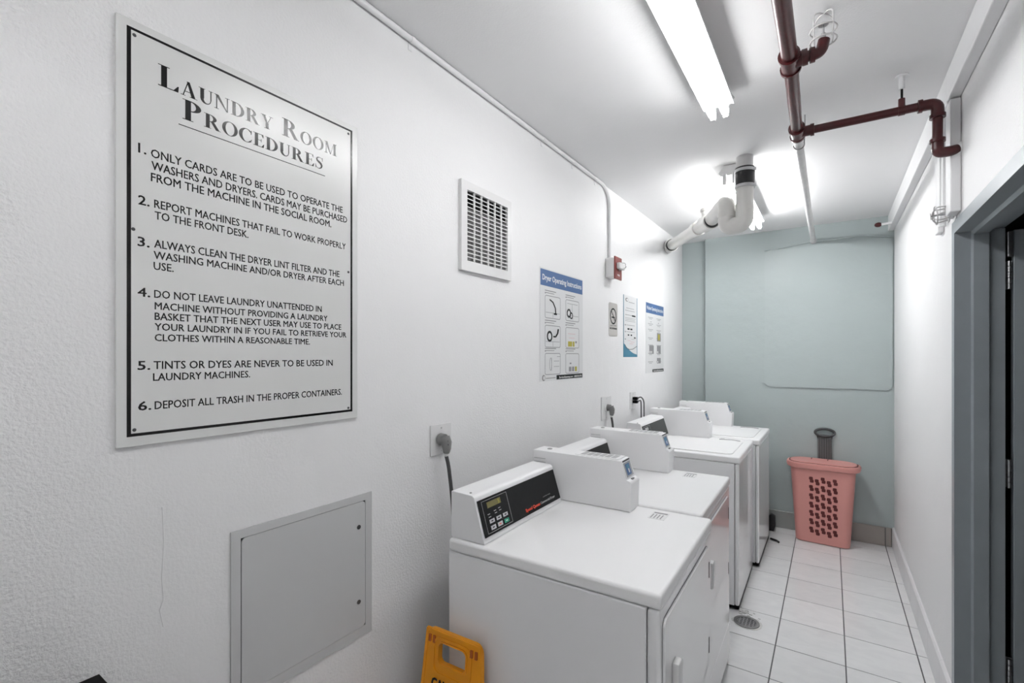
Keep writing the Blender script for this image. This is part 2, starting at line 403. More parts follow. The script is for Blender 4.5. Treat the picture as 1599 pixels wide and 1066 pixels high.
# roman capitals, unit cap height
def q(*p): return [list(p)]
def bar(x0, y0, x1, y1): return [[(x0, y0), (x1, y0), (x1, y1), (x0, y1)]]
def diag(x0, y0, x1, y1, wd): return [[(x0, y0), (x0+wd, y0), (x1+wd, y1), (x1, y1)]]
def rg(cx, cy, ro, rO, ri, rI, a0, a1, n=26, icx=None):
    icx = cx if icx is None else icx
    A = ell(cx, cy, ro, rO, n, a0, a1, True); B = ell(icx, cy, ri, rI, n, a0, a1, True)
    return [[A[i], A[i+1], B[i+1], B[i]] for i in range(n)]
def serif(x0, x1, y, up): return bar(x0, y if up else y-.035, x1, y+.035 if up else y)
def glyph(ch):
    th, tn = .215, .065
    if ch == 'L': return bar(.11, 0, .11+th, 1)+serif(.0, .42, 1, 0)+bar(0, 0, .74, .045)+q((.56, .04), (.74, 0), (.76, .28), (.72, .28)), .76
    if ch == 'A': return diag(.10, 0, .37, 1, .055)+q((.32, 1), (.48, 1), (.80, 0), (.58, 0))+bar(.18, .29, .64, .335)+serif(0, .26, 0, 1)+serif(.48, .90, 0, 1), .90
    if ch == 'U': return bar(.09, .32, .09+th, 1)+bar(.66, .32, .66+tn, 1)+rg(.40, .33, .31, .35, .19, .27, 180, 360, 18, .47)+serif(0, .37, 1, 0)+serif(.56, .82, 1, 0), .82
    if ch == 'N': return bar(.11, 0, .11+tn, 1)+bar(.75, 0, .75+tn, 1)+q((.04, 1), (.26, 1), (.80, 0), (.72, 0), )+serif(0, .27, 0, 1)+serif(.64, .92, 1, 0)+serif(.0, .2, 1, 0), .92
    if ch == 'D': return bar(.10, 0, .10+th, 1)+rg(.30, .5, .55, .5, .34, .455, -90, 90)+serif(0, .32, 1, 0)+serif(0, .32, 0, 1), .86
    if ch in 'PR':
        g = bar(.10, 0, .10+th, 1)+rg(.30, .735, .40, .265, .20, .22, -90, 90)+serif(0, .32, 1, 0)+serif(0, .40, 0, 1)
        if ch == 'R': g += q((.36, .50), (.56, .52), (.86, .035), (.66, 0))+serif(.66, .94, 0, 1)
        return g, (.94 if ch == 'R' else .74)
    if ch == 'Y': return q((.08, 1), (.30, 1), (.50, .42), (.38, .36))+q((.70, 1), (.755, 1), (.50, .44), (.46, .44))+bar(.34, 0, .34+th, .44)+serif(0, .38, 1, 0)+serif(.58, .86, 1, 0)+serif(.24, .64, 0, 1), .86
    if ch == 'O': return rg(.46, .5, .46, .52, .26, .475, 0, 360, 36), .92
    if ch == 'C': return rg(.46, .5, .46, .52, .26, .475, 42, 318, 30, .48)+q((.74, .66), (.78, .66), (.80, 1.0), (.77, .98), (.72, .84))+q((.78, .30), (.82, .30), (.76, .16), (.72, .2)), .82
    if ch == 'E': return bar(.10, 0, .10+th, 1)+bar(0, 0, .68, .045)+bar(0, .955, .66, 1)+bar(.29, .49, .54, .53)+bar(.50, .38, .54, .64)+q((.54, .04), (.68, 0), (.71, .27), (.67, .27))+q((.53, .96), (.66, 1), (.67, .75), (.63, .75)), .72
    if ch == 'M': return bar(.12, 0, .12+tn, 1)+q((.06, 1), (.28, 1), (.56, .0), (.50, 0))+q((.52, .0), (.56, 0), (.84, 1), (.80, 1))+bar(.80, 0, .80+th, 1)+serif(0, .29, 0, 1)+serif(.0, .2, 1, 0)+serif(.70, 1.09, 0, 1)+serif(.85, 1.09, 1, 0), 1.09
    if ch == 'S':
        P = [(.60, .84), (.50, .955), (.34, .98), (.20, .93), (.135, .80), (.18, .665), (.33, .565), (.47, .46), (.545, .32), (.51, .14), (.38, .03), (.24, .015), (.11, .10), (.05, .24)]
        W = [.02, .04, .05, .09, .12, .15, .19, .19, .15, .11, .07, .05, .04, .02]
        g = []; L = []
        for i, p in enumerate(P):
            a = Vector(P[max(0, i-1)]); c = Vector(P[min(len(P)-1, i+1)]); d = (c-a).normalized(); n_ = Vector((-d.y, d.x))
            L.append((Vector(p)+n_*W[i]/2, Vector(p)-n_*W[i]/2))
        for a, c in zip(L[:-1], L[1:]): g.append([tuple(a[0]), tuple(a[1]), tuple(c[1]), tuple(c[0])])
        return g+bar(.57, .70, .61, 1.0)+bar(.04, 0, .08, .32), .66
    return [], .3
def heading(name, s, y0, zb, cap, y1, small=.72):
    polys = []; x = 0; k = 0
    for ch in s:
        if ch == ' ': x += .42; k = 0; continue
        sc = 1 if k == 0 else small; k += 1
        g, wd = glyph(ch)
        for p in g: polys.append([(x+a*sc, c*sc) for a, c in p])
        x += (wd+.07)*sc
    k = (y1-y0)/(x-.05)
    b = bmesh.new()
    for i, p in enumerate(polys):
        b.faces.new([b.verts.new((.00765+.00001*(i % 3), y0+a*k, zb+c*cap)) for a, c in p])
    bmesh.ops.recalc_face_normals(b, faces=list(b.faces))
    for f in b.faces:
        f.normal_update()
        if f.normal.x < 0: f.normal_flip()
    me = bpy.data.meshes.new(name); b.to_mesh(me); b.free()
    return sgo(name, me, 'ink')
heading('heading_lettering', 'LAUNDRY ROOM', .434, 2.143, .048, .893)
heading('heading_lettering', 'PROCEDURES', .482, 2.088, .047, .847)
sgo('heading_underline', MB().box(.0076, .0078, .474, .853, 2.0712, 2.0730), 'ink')
LN = [('1.', .398, 1.980, .022, .412), ('ONLY CARDS ARE TO BE USED TO OPERATE THE', .421, 1.978, .0195, .914), ('WASHERS AND DRYERS. CARDS MAY BE PURCHASED', .422, 1.951, .0195, .930), ('FROM THE MACHINE IN THE SOCIAL ROOM.', .421, 1.925, .0195, .874),
 ('2.', .398, 1.868, .021, .418), ('REPORT MACHINES THAT FAIL TO WORK PROPERLY', .427, 1.868, .0190, .925), ('TO THE FRONT DESK.', .428, 1.843, .0185, .631),
 ('3.', .397, 1.778, .021, .418), ('ALWAYS CLEAN THE DRYER LINT FILTER AND THE', .427, 1.780, .0190, .903), ('WASHING MACHINE AND/OR DRYER AFTER EACH', .426, 1.755, .0180, .918), ('USE.', .426, 1.731, .018, .464),
 ('4.', .397, 1.669, .020, .419), ('DO NOT LEAVE LAUNDRY UNATTENDED IN', .427, 1.669, .0180, .842), ('MACHINE WITHOUT PROVIDING A LAUNDRY', .428, 1.643, .0170, .861), ('BASKET THAT THE NEXT USER MAY USE TO PLACE', .428, 1.620, .0170, .909), ('YOUR LAUNDRY IN IF YOU FAIL TO RETRIEVE YOUR', .428, 1.597, .0165, .927), ('CLOTHES WITHIN A REASONABLE TIME.', .428, 1.573, .0165, .804),
 ('5.', .397, 1.510, .020, .419), ('TINTS OR DYES ARE NEVER TO BE USED IN', .426, 1.511, .0185, .879), ('LAUNDRY MACHINES.', .425, 1.485, .0175, .635),
 ('6.', .398, 1.422, .020, .421), ('DEPOSIT ALL TRASH IN THE PROPER CONTAINERS.', .428, 1.422, .0185, .911)]
for s, y0, zb, cap, y1 in LN:
    sgo('rule_number' if len(s) == 2 else 'rule_lettering', merge('lettering', [(text_mesh(s, y1-y0, cap, bold=.011), wallmx(y0, zb, .00765))]), 'ink')

# ------------------------------------------------------------------ wall vent
v = thing('wall_vent', 'white metal air vent grille high on left wall', 'vent', (0, 1.647, 1.889))
def vo(name, mb, m, lab=None):
    o = obj(name, mb, m, v, label=lab); o.location = (0, -1.647, -1.889); return o
vo('frame', MB().ring([(1.468, 1.889), (1.827, 1.889), (1.827, 2.256), (1.468, 2.256)], [(1.505, 1.930), (1.797, 1.930), (1.797, 2.222), (1.505, 2.222)], .001, .016, 'x'), 'plasticw')
vo('backing', MB().box(.0005, .002, 1.50, 1.80, 1.925, 2.225), 'dark', 'dark plate standing in for the shaded duct behind the grille')  # flat dark plate, the shade of the duct is only its colour
vo('damper', MB().box(.0035, .0045, 1.506, 1.796, 1.931, 2.152), 'slatgrey', 'light grey damper blade behind lower slats')
for k in range(17):
    z = 1.9305+(k+.5)*(2.2215-1.9305)/17-.0086
    vo('slat', MB().prism([(.0155, z-.0035), (.0160, z), (.0060, z+.0045), (.0052, z+.0015)], 1.506, 1.796, 'y'), 'plasticw')
for k in range(1, 6):
    y = 1.505+k*(.292/6)
    vo('mullion', MB().box(.0085, .0162, y-.0025, y+.0025, 1.931, 2.221), 'plasticw')

# ------------------------------------------------------------------ access panel
a = thing('access_panel', 'grey painted metal access panel low on left wall', 'access panel', (0, .81, .645))
def ao(name, mb, m, lab=None, sm=False):
    o = obj(name, mb, m, a, sm, lab); o.location = (0, -.81, -.645); return o
ao('frame', MB().ring([(.590, .645), (1.028, .645), (1.028, 1.098), (.590, 1.098)], [(.6135, .674), (1.003, .674), (1.003, 1.076), (.6135, 1.076)], .001, .0045, 'x'), 'panel')
ao('backing', MB().box(.0003, .001, .60, 1.01, .66, 1.09), 'dark', 'dark sheet standing in for shade in the gap around the door')  # dark colour does the work of shade behind the door edge
ao('door', MB().prism(rrect(.6160, 1.0020, .6750, 1.0745, .012), .001, .0040, 'x'), 'panel')
for z in (.996, .758):
    ao('cam_lock', MB().cyl((.004, .977, z), (.0055, .977, z), .007, seg=16).box(.0054, .0068, .9735, .9805, z-.0016, z+.0016), 'darkgrey', 'small dark screwdriver latch')

# ------------------------------------------------------------------ conduit and fire alarm
cd = thing('conduit', 'white painted conduit along top of left wall dropping to the alarm', 'conduit', (0, 1.6, ZC-.02))
def cdo(name, mb, m='trim', sm=True):
    o = obj(name, mb, m, cd, sm); o.location = (0, -1.6, -(ZC-.02)); return o
cdo('pipe', MB().tube([(.013, YF+.01, 2.664), (.013, 2.93, 2.664), (.013, 3.015, 2.60), (.013, 3.022, 2.2)], .0105, 12, .05))
for y in (2.13, 2.48, 2.80, 1.2, .2):
    cdo('strap', MB().ring([(p[0]*1.0+.013, p[1]+2.664) for p in ell(0, 0, .0125, .0125, 16)], [(p[0]+.013, p[1]+2.664) for p in ell(0, 0, .0108, .0108, 16)], y-.008, y+.008, 'y').box(.001, .003, y-.008, y+.008, 2.63, 2.655), 'trim')
al = thing('fire_alarm', 'red fire alarm plate with clear strobe on white box', 'fire alarm', (0, 3.03, 2.13))
obj('back_box', MB().box(.001, .060, -.055, .055, -.065, .065, .004, 2), 'plasticw', al)
obj('red_plate', MB().box(.061, .071, -.060, .060, -.078, .072, .003, 2), 'alarmred', al, label='red face plate')
obj('strobe_lens', MB().box(.071, .100, -.042, .050, -.012, .030, .008, 3), 'labelw', al, label='milky strobe lens')
obj('strobe_guard', MB().tube([(.072, .0, .034), (.112, .012, .030), (.118, .012, .0), (.072, .0, -.016)], .003, 8, .01), 'chrome', al, True)
obj('plate_lettering', merge('t', [(text_mesh('FIRE', .04, .012, .02), frame((.0712, -.02, -.055), (0, 1, 0), (0, 0, 1)))]), 'labelw', al)

# ------------------------------------------------------------------ outlets, plugs and cords
def outlet(y0, y1, z0, z1, label, kind):
    yc, zc = (y0+y1)/2, (z0+z1)/2
    t = thing('wall_outlet', label, 'outlet', (0, yc, zc), group='wall outlets above the machines')
    obj('plate', MB().box(.0005, .006, y0-yc, y1-yc, z0-zc, z1-zc, .002, 2), 'plasticw', t)
    if kind == 'round':
        obj('socket', MB().cyl((.006, 0, -.003), (.009, 0, -.003), .026, seg=28), 'labelw', t, True)
    else:
        for dz in (.022, -.022):
            obj('socket', MB().prism(rrect(-.016, .016, dz-.014, dz+.014, .008), .006, .0075, 'x'), 'labelw', t)
    for dz in ((z1-z0)/2-.015, -(z1-z0)/2+.015):
        obj('screw', MB().cyl((.006, 0, dz), (.0072, 0, dz), .003, seg=10), 'steel', t, True)
    return t
def dryer_cord(y, z, ye, ze, label, k=1.0):
    t = thing('power_cord', label, 'cord', (.009, y, z))
    # angled plug: chunky body leaning down
    pl = MB(); pl.cyl((.0, 0, 0), (.022, 0, 0), .023, .021, seg=24)
    pl.tube([(.020, 0, .006), (.030, .001, -.012), (.030, .002, -.034), (.027, .003, -.050)], [.0215, .020, .0165, .012], 16)
    obj('plug', pl, 'grey', t, True, 'grey angled three prong plug')
    obj('grip_recess', MB().box(.040, .0455, -.009, .009, -.006, -.001).box(.041, .047, -.009, .009, -.018, -.013), 'darkgrey', t)
    obj('strain_relief', MB().cyl((.027, .003, -.048), (.026, .0035, -.064), .009, .007, seg=14), 'labelw', t, True, 'pale strain relief')
    dy, dz = ye-y, ze-z
    obj('cable', MB().tube([(.026, .003, -.06), (.030, .012*k, -.10), (.040, .020*k, dz*.5), (.055, .016*k, dz*.8), (.09, dy, dz)], .0072, 12, .06), 'cord', t, True, 'thick dark grey cable')
    return t
outlet(1.302, 1.418, 1.162, 1.279, 'white square outlet plate with round socket, nearest on left wall', 'round')
dryer_cord(1.352, 1.222, 1.36, .80, 'grey plug and thick cord hanging behind the nearest dryer')
outlet(2.90, 3.06, 1.115, 1.270, 'white square outlet plate above far end of second dryer', 'round')
dryer_cord(2.99, 1.195, 3.07, .75, 'grey plug and cord behind the second dryer console')
outlet(3.435, 3.555, 1.140, 1.268, 'small white outlet plate with two black plugs above first washer', 'duplex')
for k, (z, ye, lab) in enumerate([(1.220, 3.590, 'upper black plug and thin cord looping down behind the first washer'), (1.195, 3.525, 'lower black plug and thin cord falling behind the first washer')]):
    t = thing('power_cord', lab, 'cord', (.0075, 3.495, z))
    obj('plug', MB().box(.0, .035, -.020, .016, -.011, .011, .004, 2), 'black', t)
    obj('cable', MB().tube([(.03, 0, 0), (.044, .04, .012), (.050, ye-3.495, -.02), (.050, ye-3.495+.006, -.30)], .0048, 10, .06), 'cord', t, True)

# ------------------------------------------------------------------ posters
def sheet(name, y0, y1, z0, z1, m, label, cat, rad=0):
    t = thing(name, label, cat, (0, y0, z0))
    W, H = y1-y0, z1-z0
    obj('sheet', MB().prism(rrect(0, W, 0, H, rad) if rad else [(0, 0), (W, 0), (W, H), (0, H)], .0006, .0018, 'x'), m, t)
    return t, W, H
def pr(t, W, H, mb_boxes, m, name, lab=None, x=.0019, ring=None):
    mb = MB()
    for (a, c, d, e) in mb_boxes: mb.box(x, x+.0003, a*W, c*W, H*(1-e), H*(1-d))
    for (a, c, d, e, wd) in (ring or []):
        o_ = rrect(a*W, c*W, H*(1-e), H*(1-d), .014); i_ = rrect(a*W+wd, c*W-wd, H*(1-e)+wd, H*(1-d)-wd, .014-wd)
        mb.ring(o_, i_, x, x+.0003, 'x')
    return obj(name, mb, m, t, label=lab)
def ptxt(t, W, H, s, a, c, zt, cap, m, bold=.01, x=.0024, name='lettering'):
    return obj(name, merge('t', [(text_mesh(s, (c-a)*W, cap*H, bold), frame((x, a*W, H*(1-zt)), (0, 1, 0), (0, 0, 1)))]), m, t)
def curve_print(t, W, H, pts, r, m, name='drawing'):
    return obj(name, MB().tube([(.0021, a*W, H*(1-c)) for a, c in pts], r, 6), m, t)
t, W, H = sheet('dryer_poster', 2.112, 2.622, 1.407, 2.003, 'paper', 'dryer instruction poster with blue heading and six outlined pictures', 'poster')
pr(t, W, H, [(.01, .99, .012, .155)], 'blue', 'heading_band', 'blue heading band')
ptxt(t, W, H, 'Dryer Operating Instructions', .05, .96, .105, .052, 'labelw', .02)
R = [(.10, .44, .235, .44), (.56, .90, .235, .44), (.10, .44, .50, .70), (.56, .90, .50, .70), (.10, .44, .75, .945), (.56, .90, .75, .945)]
pr(t, W, H, [], 'linegrey', 'picture_frames', ring=[(a, c, d, e, .0035) for a, c, d, e in R])
bx = []
for (a, c, d, e) in R:
    bx += [(a, a+.24, d-.045, d-.037), (a+.02, a+.20, d-.025, d-.019), (a, a+.02, d-.025, d-.012)]
for (a, c, d, e) in (R[0], R[1], R[2]): bx += [(a+.02, c-.02, e-.055, e-.051), ((a+c)/2, (a+c)/2+.004, e-.052, e-.01)]
bx += [(.60, .86, .27, .274), (.72, .724, .27, .40), (.36, .44, .78, .784), (.24, .245, .79, .91), (.29, .41, .82, .824), (.29, .41, .87, .874)]
pr(t, W, H, bx, 'linegrey', 'captions')
curve_print(t, W, H, [(.20, .27), (.27, .29), (.32, .34), (.33, .39)], .0035, 'ink', 'black_arrow')
pr(t, W, H, [(.29, .36, .385, .40)], 'ink', 'arrow_head')
for (cy, cz, rr) in ((.64, .365, .026), (.70, .385, .02), (.20, .60, .03)):
    obj('machine_drawing', MB().ring(ell(cy*W, (1-cz)*H, rr, rr, 20), ell(cy*W, (1-cz)*H, rr*.6, rr*.6, 20), .0019, .0022, 'x'), 'ink', t)
curve_print(t, W, H, [(.28, .60), (.33, .60), (.37, .57), (.385, .53)], .005, 'ink', 'black_arrow')
obj('drum_drawing', MB().ring(ell(.22*W, .15*H, .012, .035, 20), ell(.22*W, .15*H, .009, .032, 20), .0019, .0022, 'x'), 'linegrey', t)
pr(t, W, H, [(.62, .72, .635, .685), (.735, .78, .635, .685), (.79, .84, .90-.02, .925)], 'yel', 'keypad_picture')
pr(t, W, H, [(.80, .84, .63, .65), (.66, .70, .84, .855), (.64, .70, .88, .925), (.72, .77, .88, .925)], 'linegrey', 'keypad_picture')
pr(t, W, H, [(.62, .80, .56, .563), (.64, .78, .60, .603)], 'pinkp', 'keypad_picture')
pr(t, W, H, [(.35, .99, .952, .993)], 'ink', 'footer_band')
ptxt(t, W, H, 'ServiceGateway.com', .41, .74, .983, .018, 'labelw', .02); ptxt(t, W, H, '1.800.342.5932', .77, .97, .983, .018, 'labelw', .02)
obj('logo', MB().ring(ell(.075*W, .03*H, .016, .016, 20), ell(.082*W, .03*H, .010, .011, 20), .0019, .0022, 'x').box(.0019, .0022, .12*W, .33*W, .022*H, .028*H), 'grey', t)

t, W, H = sheet('no_smoking_sign', 3.030, 3.186, 1.677, 1.907, 'greyplate', 'small grey no smoking sign between the posters', 'sign', .018)
obj('prohibition_ring', MB().ring(ell(W/2, .60*H, .056, .056, 40), ell(W/2, .60*H, .046, .046, 40), .0019, .0024, 'x'), 'ink', t)
cx_, cz_ = W/2, .60*H
obj('prohibition_slash', MB().poly([(.0025, cx_-.040, cz_+.034), (.0025, cx_-.034, cz_+.040), (.0025, cx_+.040, cz_-.034), (.0025, cx_+.034, cz_-.040)]), 'ink', t)
obj('cigarette', MB().box(.0019, .0023, cx_-.030, cx_+.026, cz_-.012, cz_-.003), 'ink', t)
ptxt(t, W, H, 'THANK YOU FOR', .14, .86, .69, .022, 'ink', .01); ptxt(t, W, H, 'NO SMOKING', .12, .90, .79, .05, 'ink', .03)

t, W, H = sheet('card_service_poster', 3.300, 3.602, 1.533, 1.988, 'paper', 'narrow poster with dark side lines and teal curved foot', 'poster')
pr(t, W, H, [(0, .035, 0, 1), (.955, .99, .0, 1)], 'teal', 'side_line')
A = [(.0, 0), (W*.99, 0), (W*.99, .012)] + [(W*(.99-.99*k/14), .02+(.19*H)*(k/14)**1.9) for k in range(1, 15)]
obj('curved_foot', MB().prism(A, .0019, .0023, 'x'), 'teal', t, label='teal curved foot')
curve_print(t, W, H, [(.10, .80), (.20, .85), (.40, .875), (.65, .87), (.95, .82)], .0028, 'grey', 'arc_line')
pr(t, W, H, [(.2, .75, .20, .207), (.12, .80, .24, .247), (.12, .6, .31, .319), (.12, .85, .36, .366), (.12, .80, .385, .391), (.12, .84, .41, .416), (.10, .16, .47, .49), (.2, .8, .475, .482), (.10, .16, .58, .60), (.2, .8, .585, .592), (.10, .16, .70, .72), (.55, .8, .705, .71)], 'linegrey', 'captions')
pr(t, W, H, [(.60, .85, .305, .33), (.28, .42, .53, .555), (.48, .62, .53, .555), (.3, .4, .63, .65), (.5, .6, .63, .65), (.74, .86, .67, .69)], 'ink', 'icons')
pr(t, W, H, [(.3, .5, .73, .735), (.5, .8, .75, .755), (.4, .7, .78, .785)], 'pinkp', 'map_lines')
obj('logo', MB().ring(ell(.24*W, .93*H, .03, .014, 20), ell(.27*W, .93*H, .022, .009, 20), .0019, .0022, 'x').box(.0019, .0022, .36*W, .78*W, .895*H, .903*H), 'grey', t)

t, W, H = sheet('washer_poster', 3.803, 4.300, 1.400, 1.987, 'paper', 'washer instruction poster with blue heading, farthest along left wall', 'poster')
pr(t, W, H, [(.01, .99, .012, .155)], 'blue', 'heading_band', 'blue heading band')
ptxt(t, W, H, 'Washer Operating Instructions', .05, .96, .105, .052, 'labelw', .02)
bx = []
for a in (.12, .58):
    for d in (.21, .30, .38, .50, .60, .72, .84): bx += [(a, a+.26, d, d+.007), (a+.05, a+.2, d+.02, d+.026)]
pr(t, W, H, bx, 'linegrey', 'captions')
pr(t, W, H, [(.60, .82, .42, .545), (.60, .82, .61, .73), (.60, .82, .79, .87), (.18, .42, .61, .73), (.24, .30, .27, .28), (.66, .72, .27, .28)], 'linegrey', 'keypad_pictures')
pr(t, W, H, [(.66, .76, .44, .525)], 'yel', 'keypad_light', x=.0023)
pr(t, W, H, [(.20, .25, .69, .72), (.28, .33, .69, .72), (.62, .67, .69, .72), (.62, .67, .835, .86)], 'labelw', 'keypad_buttons', x=.0023)
pr(t, W, H, [(.35, .99, .952, .993)], 'ink', 'footer_band')
ptxt(t, W, H, 'ServiceGateway.com', .41, .95, .983, .018, 'labelw', .02)

# ------------------------------------------------------------------ washers and dryers
MD, MW, MT = .706, .683, .93
def console(t, panel_mat, text=True):
    prof = [(0, MT+.001), (.140, MT+.001), (.098, MT+.146), (.088, MT+.153), (.0, MT+.156)]
    co_ = obj('console', MB().prism(prof, .012, .555, 'y', .004, 2), 'enamel2', t, True)
    # panel frame: origin at near-top corner of the glass, s along +y, t down the face
    top = Vector((.0985, 0, MT+.143)); bot = Vector((.1405, 0, MT+.008)); dn = (bot-top).normalized(); nrm = Vector((-dn.z, 0, dn.x)); 
    if nrm.x < 0: nrm = -nrm
    o0 = top+dn*.010; L = .119; W_ = .527
    def P(s, tt, off): return o0+Vector((0, .020+s*W_, 0))+dn*(tt*L)+nrm*off
    def quad(s0, s1, t0, t1, off=.0028, th=.0006):
        b = MB(); vs = [P(s0, t0, off), P(s1, t0, off), P(s1, t1, off), P(s0, t1, off)]
        vb = [p-nrm*th for p in vs]
        A = [b.b.verts.new(p) for p in vs]; B = [b.b.verts.new(p) for p in vb]
        b.b.faces.new(A); b.b.faces.new(B[::-1])
        for i in range(4): b.b.faces.new((A[i], B[i], B[(i+1) % 4], A[(i+1) % 4]))
        return b
    gl = obj('control_panel', quad(0, 1, 0, 1, .0022, .0025), panel_mat, t, label='black control panel')
    def sub(name, b, m): return obj(name, b, m, gl)
    # outline of the keypad
    def outline(s0, s1, t0, t1, wd, m):
        ws, wt = wd/W_, wd/L
        for a in ((s0, s1, t0, t0+wt), (s0, s1, t1-wt, t1), (s0, s0+ws, t0, t1), (s1-ws, s1, t0, t1)): sub('keypad_outline', quad(*a), m)
    if text:
        outline(.035, .315, .06, .94, .0012, 'label')
        sub('display', quad(.085, .235, .13, .29), 'lcd')
        def tx(s, s0, tt, w_, h, m, bold=.012):
            me = text_mesh(s, w_, h, bold)
            sub('lettering', merge('t', [(me, frame(P(s0, tt, .0030), (0, 1, 0), -dn))]), m)
        tx('5', .205, .27, .007, .014, 'yel')
        for (s0, tt) in ((.07, .46), (.075, .54), (.14, .43), (.145, .50), (.19, .41), (.195, .48)):
            tx('oo', s0, tt, .013, .0035, 'labelw')
        for i, s0 in enumerate((.075, .15, .225)):
            sub('button', quad(s0, s0+.052, .60, .70, .0034, .0012), 'btn')
            sub('button', quad(s0, s0+.052, .77, .88, .0034, .0012), 'green' if i == 2 else 'btn')
            sub('button_mark', quad(s0+.015, s0+.035, .635, .665, .0037, .0002), 'ink')
            sub('button_mark', quad(s0+.015, s0+.035, .81, .84, .0037, .0002), 'labelw' if i == 2 else ('redtxt' if i == 1 else 'ink'))
        tx('Speed Queen', .49, .89, .105, .0115, 'redtxt', .03); tx('Commercial Dryer', .70, .885, .115, .0095, 'labelw', .0)
        tx('LIGHTED PANEL', .75, .72, .06, .004, 'label', 0)
    else:
        outline(.04, .30, .08, .92, .0012, 'label'); sub('display', quad(.09, .22, .15, .30), 'label')
        for i, s0 in enumerate((.08, .15, .22)): sub('button', quad(s0, s0+.05, .62, .74), 'label')
    obj('screw', MB().cyl((.07, .030, MT+.153), (.07, .030, MT+.1565), .004, seg=10), 'label', t, True)
    return co_
def card_box(t):
    Y0, Y1 = .580, .678
    prof = [(-.012, MT+.001), (.427, MT+.001), (.431, MT+.112), (.425, MT+.119), (.412, MT+.124), (.388, MT+.196), (-.012, MT+.200), (-.014, MT+.10)]
    obj('card_box', MB().prism(prof, Y0, Y1, 'y', .003, 2), 'enamel2', t, True)
    a = Vector((.389, 0, MT+.194)); b_ = Vector((.412, 0, MT+.126)); d = (b_-a).normalized(); n = Vector((-d.z, 0, d.x)); n = n if n.x > 0 else -n
    def qd(s0, s1, y0, y1, off, m, name, lab=None):
        b = MB(); v_ = [a+d*s0+n*off+Vector((0, y0, 0)), a+d*s0+n*off+Vector((0, y1, 0)), a+d*s1+n*off+Vector((0, y1, 0)), a+d*s1+n*off+Vector((0, y0, 0))]
        vb = [p-n*.0008 for p in v_]
        A = [b.b.verts.new(p) for p in v_]; B = [b.b.verts.new(p) for p in vb]
        b.b.faces.new(A); b.b.faces.new(B[::-1])
        for i in range(4): b.b.faces.new((A[i], B[i], B[(i+1) % 4], A[(i+1) % 4]))
        return obj(name, b, m, t, label=lab)
    lb = qd(.010, .066, Y0+.012, Y1-.012, .0012, 'label', 'reader_label', 'blue and grey card reader label')
    def qs(*z):
        o = qd(*z[:-1], z[-1]); o.parent = lb; return o
    qd(.016, .060, Y0+.022, Y1-.030, .0018, 'blue', 'card_picture', 'blue card picture')
    qd(.020, .036, Y0+.032, Y1-.040, .0022, 'teal', 'card_picture'); qd(.036, .052, Y0+.042, Y1-.044, .0022, 'labelw', 'card_picture')
    qd(.0, .006, Y0+.010, Y1-.010, .0016, 'darkgrey', 'card_slot', 'dark card slot')
    obj('latch', MB().box(.416, .424, Y0+.035, Y0+.055, MT+.121, MT+.1255), 'grey', t)
    obj('lock', MB().cyl((.045, (Y0+Y1)/2, MT+.198), (.045, (Y0+Y1)/2, MT+.203), .011, seg=18).cyl((.045, (Y0+Y1)/2, MT+.2), (.045, (Y0+Y1)/2, MT+.2045), .005, seg=12), 'steel', t, True)
    gr = obj('top_louver', MB().box(.185, .375, Y0+.010, Y1-.010, MT+.1965, MT+.2005, .001, 1), 'enamel2', t)
    for k in range(6):
        x = .205+k*.0265
        obj('slot', MB().box(x, x+.022, Y0+.020, Y1-.020, MT+.1985, MT+.2012), 'label', gr)
    for z in (MT+.15, MT+.165): obj('rear_lip', MB().box(-.006, .05, Y0-.0015, Y0+.001, z, z+.002), 'label', t)
def label_strip(t, x0, x1, y0, y1, z):
    lb = obj('rating_label', MB().box(x0, x1, y0, y1, z, z+.0006), 'paper', t)
    for k in range(4):
        obj('print_line', MB().box(x0+.006+k*.012, x0+.010+k*.012, y0+.008, y1-.03, z+.0006, z+.0009), 'linegrey', lb)
    obj('code_block', MB().box(x0+.005, x1-.005, y1-.018, y1-.006, z+.0006, z+.0009), 'linegrey', lb)
def feet(t):
    for x in (.06, .62):
        for y in (.06, MW-.06): obj('foot', MB().cyl((x, y, .001), (x, y, .03), .020, .014, seg=14), 'black', t, True)
def dryer(loc, rz, label):
    t = thing('dryer', label, 'dryer', loc, rz, 'clothes dryers in a row along left wall')
    obj('cabinet', MB().box(.0, MD-.040, 0, MW, .018, MT-.043, .004, 2), 'enamel2', t)
    obj('plinth', MB().box(.03, MD-.03, .03, MW-.03, .010, .05), 'black', t)
    obj('front_panel', MB().box(MD-.0385, MD-.004, .0, MW, .018, MT-.0435, .010, 3), 'enamel', t, True)
    obj('top', MB().box(-.001, MD, -.002, MW+.001, MT-.0415, MT, .011, 4), 'enameltop', t, True, 'glossy white work top')
    dr = obj('door', MB().prism(rrect(.022, .610, .22, MT-.075, .022), MD-.006, MD+.004, 'x', .0025, 2), 'enamel', t, True)
    obj('door_seam', MB().ring(rrect(.020, .612, .218, MT-.073, .024), rrect(.022, .610, .22, MT-.075, .022), MD-.0045, MD-.0035, 'x'), 'darkgrey', t)
    obj('handle', MB().box(MD+.003, MD+.024, .085, .125, MT-.32, MT-.215, .006, 2), 'plasticw', dr, True)
    for z in (MT-.16, MT-.43): obj('hinge', MB().box(MD+.0035, MD+.0052, .597, .603, z-.028, z+.028), 'black', dr, label='black hinge')
    obj('lower_panel', MB().box(MD-.006, MD-.001, .015, MW-.015, .05, .205, .002, 1), 'enamel', t)
    console(t, 'blackglass'); card_box(t)
    label_strip(t, .50, .560, .560, .645, MT+.0003)
    feet(t)
    return t
